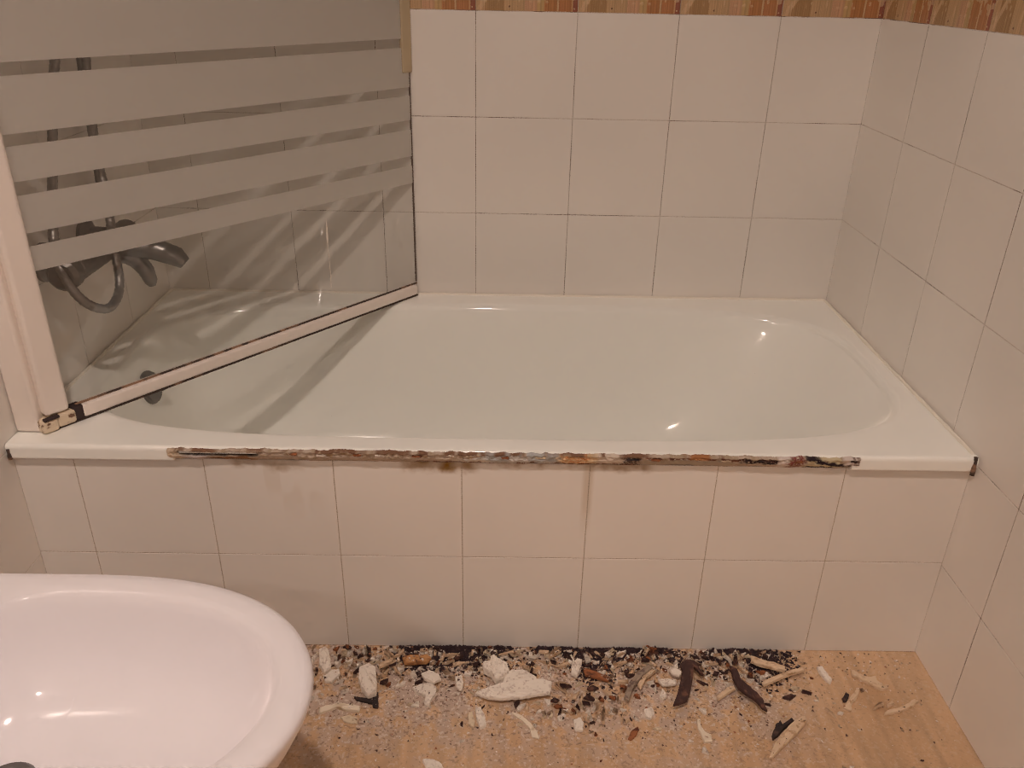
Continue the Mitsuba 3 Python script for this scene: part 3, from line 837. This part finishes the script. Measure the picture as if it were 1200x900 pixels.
HEROES = [
    ('tile_adhesive_chip', 'thick white rectangular slab chip with a dark sliver under its lower edge', 'chip', 'plaster', 0.012, 0.004, [(-0.967,-0.065), (-0.953,-0.055), (-0.940,-0.063), (-0.933,-0.094), (-0.931,-0.118), (-0.944,-0.123), (-0.956,-0.109), (-0.964,-0.089)]),
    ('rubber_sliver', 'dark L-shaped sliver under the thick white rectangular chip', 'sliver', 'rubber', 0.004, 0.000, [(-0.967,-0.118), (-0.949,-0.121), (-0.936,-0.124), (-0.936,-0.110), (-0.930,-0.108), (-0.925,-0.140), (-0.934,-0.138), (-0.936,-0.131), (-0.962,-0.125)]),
    ('plaster_sheet', 'largest white plaster sheet, wide and pointed at the left, lying on the debris', 'plaster sheet', 'plaster', 0.006, 0.009, [(-0.771,-0.117), (-0.750,-0.106), (-0.728,-0.095), (-0.721,-0.075), (-0.711,-0.065), (-0.693,-0.067), (-0.677,-0.076), (-0.670,-0.087), (-0.658,-0.087), (-0.646,-0.092), (-0.649,-0.116), (-0.667,-0.119), (-0.695,-0.125), (-0.728,-0.129), (-0.753,-0.126)]),
    ('plaster_lump', 'ragged white plaster lump leaning above the largest white sheet', 'plaster lump', 'plaster', 0.014, 0.006, [(-0.761,-0.055), (-0.749,-0.049), (-0.743,-0.037), (-0.731,-0.051), (-0.720,-0.057), (-0.715,-0.070), (-0.725,-0.085), (-0.738,-0.093), (-0.745,-0.078), (-0.758,-0.069)]),
    ('paint_curl', 'rounded white paint curl with brown inner side left of the black dirt', 'paint curl', 'plaster', 0.006, 0.000, [(-0.875,-0.098), (-0.862,-0.092), (-0.848,-0.086), (-0.836,-0.097), (-0.834,-0.110), (-0.841,-0.122), (-0.844,-0.136), (-0.852,-0.133), (-0.851,-0.115), (-0.869,-0.109)]),
    ('wood_chip', 'short orange wooden chip at the left end of the black dirt', 'wood chip', 'wood_orange', 0.007, 0.005, [(-0.899,-0.035), (-0.875,-0.033), (-0.853,-0.031), (-0.848,-0.040), (-0.856,-0.048), (-0.893,-0.051)]),
    ('plaster_chip_tall', 'upright white chip beside the bidet, close to the panel', 'chip', 'plaster', 0.008, 0.000, [(-1.044,-0.017), (-1.036,-0.009), (-1.026,-0.021), (-1.015,-0.060), (-1.025,-0.069), (-1.037,-0.052)]),
    ('plaster_chip_bent', 'bent white chip just below the upright chip beside the bidet', 'chip', 'plaster', 0.006, 0.000, [(-1.026,-0.078), (-1.017,-0.066), (-1.002,-0.060), (-0.998,-0.070), (-1.009,-0.089), (-1.020,-0.087)]),
    ('caulk_strip', 'wavy pinkish white caulk strip right of the bidet rim', 'caulk strip', 'silicone_old', 0.005, 0.000, [(-1.021,-0.143), (-1.007,-0.138), (-0.991,-0.131), (-0.971,-0.134), (-0.954,-0.139), (-0.954,-0.148), (-0.975,-0.146), (-0.992,-0.141), (-1.004,-0.147), (-1.016,-0.154)]),
    ('paint_flake_flat', 'pale cream flake just below the wavy caulk strip', 'paint flake', 'cream', 0.003, 0.000, [(-0.982,-0.159), (-0.968,-0.154), (-0.955,-0.160), (-0.954,-0.170), (-0.972,-0.169)]),
    ('plaster_tooth', 'white tooth-like chip below the left tip of the largest white sheet', 'chip', 'plaster', 0.007, 0.000, [(-0.770,-0.143), (-0.762,-0.137), (-0.755,-0.153), (-0.751,-0.173), (-0.761,-0.179), (-0.766,-0.165)]),
    ('plaster_stub', 'small rough stub left of the white tooth-like chip', 'chip', 'cream', 0.005, 0.000, [(-0.782,-0.149), (-0.775,-0.145), (-0.770,-0.165), (-0.771,-0.177), (-0.779,-0.172)]),
    ('caulk_thread', 'thin curved cream caulk strip ending in a wider foot, below the largest white sheet', 'caulk strip', 'silicone_old', 0.003, 0.000, [(-0.711,-0.144), (-0.695,-0.152), (-0.682,-0.167), (-0.673,-0.181), (-0.669,-0.196), (-0.680,-0.193), (-0.683,-0.178), (-0.695,-0.162), (-0.710,-0.149)]),
    ('bark_strap', 'dark brown folded strap, largest dark piece of the debris', 'strap', 'wood_dark', 0.006, 0.012, [(-0.422,-0.046), (-0.410,-0.040), (-0.400,-0.042), (-0.395,-0.059), (-0.392,-0.075), (-0.397,-0.073), (-0.404,-0.058), (-0.413,-0.088), (-0.422,-0.114), (-0.430,-0.131), (-0.442,-0.137), (-0.454,-0.140), (-0.443,-0.117), (-0.433,-0.088), (-0.425,-0.066), (-0.427,-0.054)]),
    ('bark_curl', 'long dark brown torn strip slanting right of the folded strap', 'bark strip', 'wood_dark', 0.006, 0.010, [(-0.342,-0.051), (-0.333,-0.058), (-0.331,-0.083), (-0.320,-0.098), (-0.311,-0.114), (-0.305,-0.128), (-0.305,-0.147), (-0.311,-0.142), (-0.318,-0.126), (-0.330,-0.114), (-0.340,-0.101), (-0.343,-0.081)]),
    ('wood_splinter_long', 'long pale splinter, pointed at the lower left, in front of the black flake', 'splinter', 'wood_pale', 0.006, 0.003, [(-0.244,-0.150), (-0.245,-0.162), (-0.271,-0.188), (-0.298,-0.211), (-0.319,-0.230), (-0.324,-0.230), (-0.314,-0.213), (-0.295,-0.189), (-0.270,-0.165)]),
    ('rubber_flake', 'black flake behind the long pale splinter', 'flake', 'rubber', 0.006, 0.000, [(-0.307,-0.186), (-0.295,-0.166), (-0.286,-0.158), (-0.284,-0.166), (-0.265,-0.153), (-0.263,-0.158), (-0.284,-0.174), (-0.299,-0.188), (-0.307,-0.193)]),
    ('wood_splinter_footed', 'short pale splinter with a black speck at its left side', 'splinter', 'wood_pale', 0.005, 0.000, [(-0.137,-0.089), (-0.133,-0.092), (-0.147,-0.112), (-0.162,-0.128), (-0.164,-0.137), (-0.174,-0.130), (-0.163,-0.116)]),
    ('rubber_speck', 'black speck touching the short pale splinter', 'flake', 'rubber', 0.004, 0.000, [(-0.169,-0.110), (-0.159,-0.098), (-0.154,-0.101), (-0.163,-0.116), (-0.170,-0.117)]),
    ('wood_splinter_knotted', 'pale splinter with a knot in its middle, in front of the rightmost panel tile', 'splinter', 'wood_pale', 0.006, 0.000, [(-0.132,-0.047), (-0.123,-0.059), (-0.108,-0.066), (-0.095,-0.062), (-0.097,-0.074), (-0.089,-0.083), (-0.084,-0.088), (-0.096,-0.092), (-0.109,-0.083), (-0.122,-0.070), (-0.135,-0.061)]),
    ('wood_splinter_forked', 'pale splinter forked at its left end, nearest to the right wall', 'splinter', 'wood_pale', 0.005, 0.000, [(-0.107,-0.135), (-0.095,-0.133), (-0.073,-0.125), (-0.050,-0.111), (-0.044,-0.114), (-0.059,-0.125), (-0.083,-0.136), (-0.102,-0.141), (-0.113,-0.142)]),
    ('wood_chip_pointed', 'whitish pointed chip at the right end of the dense debris', 'chip', 'plaster', 0.006, 0.000, [(-0.189,-0.042), (-0.180,-0.042), (-0.176,-0.062), (-0.172,-0.069), (-0.178,-0.079), (-0.185,-0.069), (-0.189,-0.056)]),
    ('wood_sliver_broad', 'long pale wood sliver next to the black dirt on the right', 'wood sliver', 'wood_pale', 0.006, 0.008, [(-0.299,-0.028), (-0.284,-0.036), (-0.262,-0.044), (-0.247,-0.051), (-0.251,-0.061), (-0.270,-0.055), (-0.290,-0.048), (-0.302,-0.040)]),
    ('wood_sliver_narrow', 'long thin pale wood sliver lying across the debris below the right-hand black dirt', 'wood sliver', 'wood_pale', 0.005, 0.012, [(-0.297,-0.089), (-0.272,-0.076), (-0.246,-0.064), (-0.219,-0.056), (-0.218,-0.062), (-0.244,-0.072), (-0.272,-0.085), (-0.297,-0.097)]),
    ('wood_stick_grey', 'grey slanting stick left of the dark folded strap', 'stick', 'wood_grey', 0.007, 0.008, [(-0.530,-0.122), (-0.520,-0.095), (-0.503,-0.071), (-0.480,-0.051), (-0.473,-0.057), (-0.495,-0.078), (-0.513,-0.102), (-0.523,-0.128)]),
    ('wood_stick_pale', 'pale slanting stick beside the grey stick', 'stick', 'wood_pale', 0.006, 0.006, [(-0.504,-0.093), (-0.492,-0.072), (-0.473,-0.055), (-0.469,-0.062), (-0.488,-0.079), (-0.500,-0.102)]),
    ('plaster_chip_square', 'white chip at the left end of a rust-red flake', 'chip', 'plaster', 0.008, 0.004, [(-0.610,-0.050), (-0.600,-0.036), (-0.591,-0.038), (-0.595,-0.061), (-0.603,-0.075), (-0.612,-0.069)]),
    ('rust_flake_long', 'long rust-red flake in front of the middle black dirt', 'rust flake', 'rust', 0.004, 0.004, [(-0.591,-0.053), (-0.575,-0.059), (-0.559,-0.068), (-0.546,-0.076), (-0.552,-0.083), (-0.571,-0.076), (-0.588,-0.071)]),
    ('rust_flake_single', 'single rust-brown oval flake on the bare floor', 'rust flake', 'rust', 0.003, 0.000, [(-0.532,-0.194), (-0.525,-0.179), (-0.514,-0.171), (-0.512,-0.176), (-0.519,-0.189), (-0.528,-0.197)]),
    ('plaster_chip_lone', 'square white chip left of the rust-brown oval flake on the bare floor', 'chip', 'plaster', 0.005, 0.000, [(-0.614,-0.160), (-0.603,-0.155), (-0.598,-0.166), (-0.601,-0.181), (-0.613,-0.181)]),
    ('plaster_chip_round', 'rounded whitish chip above the rust-brown oval flake', 'chip', 'plaster', 0.005, 0.000, [(-0.499,-0.138), (-0.486,-0.133), (-0.484,-0.146), (-0.491,-0.157), (-0.499,-0.152)]),
    ('caulk_strip_bent', 'bent white caulk strip on the bare floor in front of the folded strap', 'caulk strip', 'silicone_old', 0.005, 0.000, [(-0.418,-0.156), (-0.413,-0.156), (-0.415,-0.171), (-0.410,-0.182), (-0.402,-0.187), (-0.403,-0.198), (-0.415,-0.201), (-0.418,-0.185), (-0.420,-0.172)]),
    ('plaster_chip_corner', 'white chip at the lower picture edge, right of the bidet', 'chip', 'plaster', 0.006, 0.000, [(-0.846,-0.236), (-0.829,-0.238), (-0.816,-0.245), (-0.807,-0.260), (-0.827,-0.261), (-0.839,-0.253)]),
    ('paint_flake_white', 'white flake in the pile just left of the folded strap', 'paint flake', 'plaster', 0.005, 0.013, [(-0.447,-0.063), (-0.437,-0.061), (-0.427,-0.070), (-0.433,-0.079), (-0.445,-0.074)]),
    ('paint_flake_grey', 'wide whitish flake lying flat left of the folded strap, below the white flake', 'paint flake', 'plaster', 0.005, 0.006, [(-0.468,-0.081), (-0.452,-0.080), (-0.437,-0.080), (-0.440,-0.091), (-0.463,-0.092)]),
    ('wood_sliver_beam', 'pale sliver under the tip of the dark torn strip', 'wood sliver', 'wood_pale', 0.005, 0.004, [(-0.378,-0.114), (-0.359,-0.097), (-0.343,-0.088), (-0.342,-0.097), (-0.362,-0.110), (-0.376,-0.121)]),
    ('plaster_chip_thin', 'thin white chip between the black dirt and the left tip of the largest white sheet', 'chip', 'plaster', 0.006, 0.006, [(-0.806,-0.079), (-0.795,-0.075), (-0.791,-0.091), (-0.793,-0.108), (-0.802,-0.104)]),
    ('plaster_flake_edge', 'white flake with torn edge at the front of the left black dirt', 'paint flake', 'plaster', 0.005, 0.008, [(-0.862,-0.075), (-0.850,-0.068), (-0.833,-0.075), (-0.828,-0.088), (-0.840,-0.095), (-0.855,-0.088)]),
]
taken = np.zeros((gnx, gny), bool)
order = sorted(range(len(HEROES)), key=lambda i: HEROES[i][5])
for i in order:
    k, l, c, m_, th, z0, pts = HEROES[i]
    po = Polygon(pts)
    if not po.is_valid: po = po.buffer(0)
    if po.geom_type != 'Polygon': po = max(po.geoms, key=lambda g: g.area)
    z = max(z0, settle(po, z0 + th)) if z0 == 0 else z0
    fp = footprint(po)
    if fp is not None: taken[fp[0]][fp[1]] = True
    if fp is not None: hm[fp[0]][fp[1]] = np.maximum(hm[fp[0]][fp[1]], z + th)
    key = fast_numbered(k)
    me = slab(po, th, i + 3)
    me.apply_translation((0, 0, z + 0.0002))
    put(key, mikit.ply(me, m_), l, c)

# smaller chips: a few cast shapes of every kind, strewn thickest along the foot of the apron
R = np.random.RandomState(77)
kinds = {
    'plaster_crumb': ('plaster', 'small white plaster chip among the rubble along the foot of the bath apron', 'chip', 'white plaster chips on the floor', 270, (0.0035, 0.015), 0.6),
    'paint_scrap': ('cream', 'small cream paint scrap among the rubble along the foot of the bath apron', 'paint scrap', 'cream paint scraps on the floor', 130, (0.0035, 0.013), 0.5),
    'mortar_crumb': ('mortar', 'small brown mortar crumb among the rubble along the foot of the bath apron', 'mortar crumb', 'brown mortar crumbs on the floor', 170, (0.003, 0.010), 0.7),
    'wood_shaving': ('wood_pale', 'small pale wood shaving among the rubble along the foot of the bath apron', 'wood shaving', 'pale wood shavings on the floor', 110, (0.009, 0.026), 0.22),
    'bark_scrap': ('wood_dark', 'small dark brown scrap among the rubble along the foot of the bath apron', 'scrap', 'dark brown scraps on the floor', 200, (0.003, 0.015), 0.40),
    'rust_scale': ('rust', 'small rust-red scale among the rubble along the foot of the bath apron', 'rust flake', 'rust-red scales on the floor', 70, (0.003, 0.010), 0.6),
}
cast = {}
for kn, (m_, l, c, gname, num, (s0, s1), asp) in kinds.items():
    cast[kn] = []
    for q in range(8):
        a = np.sort(R.uniform(0, 2 * np.pi, R.randint(5, 9)))
        r_ = R.uniform(0.55, 1.0, len(a))
        pg = Polygon(np.c_[np.cos(a) * r_, np.sin(a) * r_ * asp]).convex_hull
        me = slab(pg.buffer(0), 0.5, 100 + q)
        # slab's edge jitter is in metres; at unit size it is negligible, so roughen here
        me.vertices[:, 2] *= 1.0
        cast[kn].append((pg, mikit.ply(me, m_)))


def spot(dark):
    while True:
        if R.rand() < 0.42:                                   # little heaps where the photograph has them
            hx, hy, hr = ((-0.335, -0.045, 0.050), (-0.46, -0.055, 0.055), (-0.86, -0.05, 0.055), (-0.59, -0.135, 0.045), (-1.0, -0.06, 0.045), (-0.70, -0.05, 0.05))[R.randint(6)]
            x, y = hx + R.normal(0, hr), hy + R.normal(0, hr * 0.6)
            if -0.30 < y < -0.006 and not (x < -0.93 and y < -0.25): return x, y
            continue
        x = R.uniform(-1.06, -0.03)
        dense = 1.0 if -1.0 < x < -0.27 else (0.35 if x < -1.0 else 0.14)
        if R.rand() > dense: continue
        y = -0.006 - R.gamma(1.25, 0.036)
        if dense < 0.2: y = -0.006 - R.uniform(0, 0.26)
        if y < -0.40: continue
        if x < -0.93 and y < -0.27: continue
        return x, y


for kn, (m_, l, c, gname, num, (s0, s1), asp) in kinds.items():
    for q in range(num):
        for tries in range(12):                                # the larger pieces lie on top of the small ones
            x, y = spot(m_ == 'wood_dark')
            s = s0 + (s1 - s0) * R.rand() ** 1.8
            if y < -0.16: s *= 0.75
            y = min(y, -s - 0.002)
            th = min(0.30 * s, 0.0032) + 0.0006
            ang = R.uniform(0, 360)
            pg, pl = cast[kn][R.randint(8)]
            po = shapely.affinity.translate(shapely.affinity.rotate(shapely.affinity.scale(pg, s, s, origin=(0, 0)), ang, origin=(0, 0)), x, y)
            fp = footprint(po)
            if fp is None or not (taken[fp[0]] & fp[1]).any(): break
        z = settle(po, th)
        sh = dict(pl)
        sh['to_world'] = T().translate([x, y, z + 0.0003]).rotate([0, 0, 1], ang).rotate([1, 0, 0], R.uniform(-5, 5)).scale([s, s, th / 0.5])
        put(fast_numbered(kn), sh, l, c, gname)


def crumbs(pts, sizes, seed, flat=0.7):
    """many tiny broken grains in one mesh"""
    r = np.random.RandomState(seed)
    base = np.array([(1, 0, 0.25), (-0.4, 0.9, 0.15), (-0.5, -0.8, 0.2), (0.1, 0.1, 1.0), (0.2, -0.1, -0.2)])
    fb = np.array([[0, 1, 3], [1, 2, 3], [2, 0, 3], [1, 0, 4], [2, 1, 4], [0, 2, 4]])
    vs, fs = [], []
    for i, ((x, y, z), s) in enumerate(zip(pts, sizes)):
        a = r.uniform(0, 2 * np.pi)
        v = base * (1 + 0.45 * r.uniform(-1, 1, base.shape)) * [s, s * r.uniform(0.5, 1), s * flat]
        ca, sa = math.cos(a), math.sin(a)
        v = np.c_[v[:, 0] * ca - v[:, 1] * sa, v[:, 0] * sa + v[:, 1] * ca, v[:, 2]]
        v[:, 2] -= v[:, 2].min()
        vs.append(v + [x, y, z])
        fs.append(fb + 5 * i)
    return trimesh.Trimesh(np.vstack(vs), np.vstack(fs), process=False)


def scatter(n, fn, seed, lift=True):
    r = np.random.RandomState(seed)
    out_ = []
    while len(out_) < n:
        p = fn(r)
        if p is None: continue
        x, y = p
        i, j = int((x - gx0) / GRID), int((y - gy0) / GRID)
        z = hm[i, j] if lift and 0 <= i < gnx and 0 <= j < gny else 0.0
        if z > 0.012: continue
        out_.append((x, y, z))
    return out_, r


def wide(r):
    x = r.uniform(-1.08, -0.02)
    if r.rand() > (1.0 if -1.0 < x < -0.27 else 0.25): return None
    y = -0.004 - r.gamma(1.2, 0.06)
    if y < -0.5 or (x < -0.93 and y < -0.27): return None
    return x, y


pts, r = scatter(4600, wide, 1)
rub = crumbs(pts, 0.0007 + 0.0026 * r.rand(len(pts)) ** 2.2, 2, 0.6)
tones = np.array([(0.72, 0.66, 0.60), (0.60, 0.52, 0.44), (0.06, 0.035, 0.03), (0.12, 0.07, 0.055), (0.36, 0.26, 0.19), (0.30, 0.13, 0.07)])
pick = tones[np.random.RandomState(4).choice(6, len(pts), p=[0.26, 0.16, 0.18, 0.12, 0.20, 0.08])]
put('fine_rubble', mikit.ply(rub, 'rubble', color=np.repeat(pick, 5, 0)), 'fine white, brown and black crumbs strewn over the floor before the bath', 'rubble', None, 'stuff')


def black(r):
    # black residue heaped against the apron in two long banks
    if r.rand() < 0.16:                                       # the widest patch, left of the largest plaster sheet
        x, y = r.normal(-0.815, 0.035), -0.003 - abs(r.normal(0, 0.026))
        return (x, y) if y > -0.075 else (x, -0.01)
    x = r.normal(0, 0.012) + r.choice([r.uniform(-0.905, -0.715), r.uniform(-0.905, -0.715), r.uniform(-0.66, -0.50), r.uniform(-0.66, -0.50), r.uniform(-0.52, -0.42), r.uniform(-0.36, -0.26), r.uniform(-0.35, -0.23)])
    h = meshkit.fbm(np.array([[x * 22, 0.0, 0.0]]), 3, 9)[0]
    y = -0.003 - abs(r.normal(0, 0.004 + 0.085 * max(0, h - 0.32)))
    return x, min(y, -0.003)


pts, r = scatter(9000, black, 7, False)
pts = [(x, y, max(0, 0.005 * r.rand() * math.exp(-abs(y) / 0.016))) for x, y, z in pts]
put('black_residue', mikit.ply(crumbs(pts, 0.0012 + 0.0050 * r.rand(len(pts)) ** 2.2, 8, 0.30), 'grime'), 'black mouldy residue heaped along the foot of the bath apron', 'dirt', None, 'stuff')
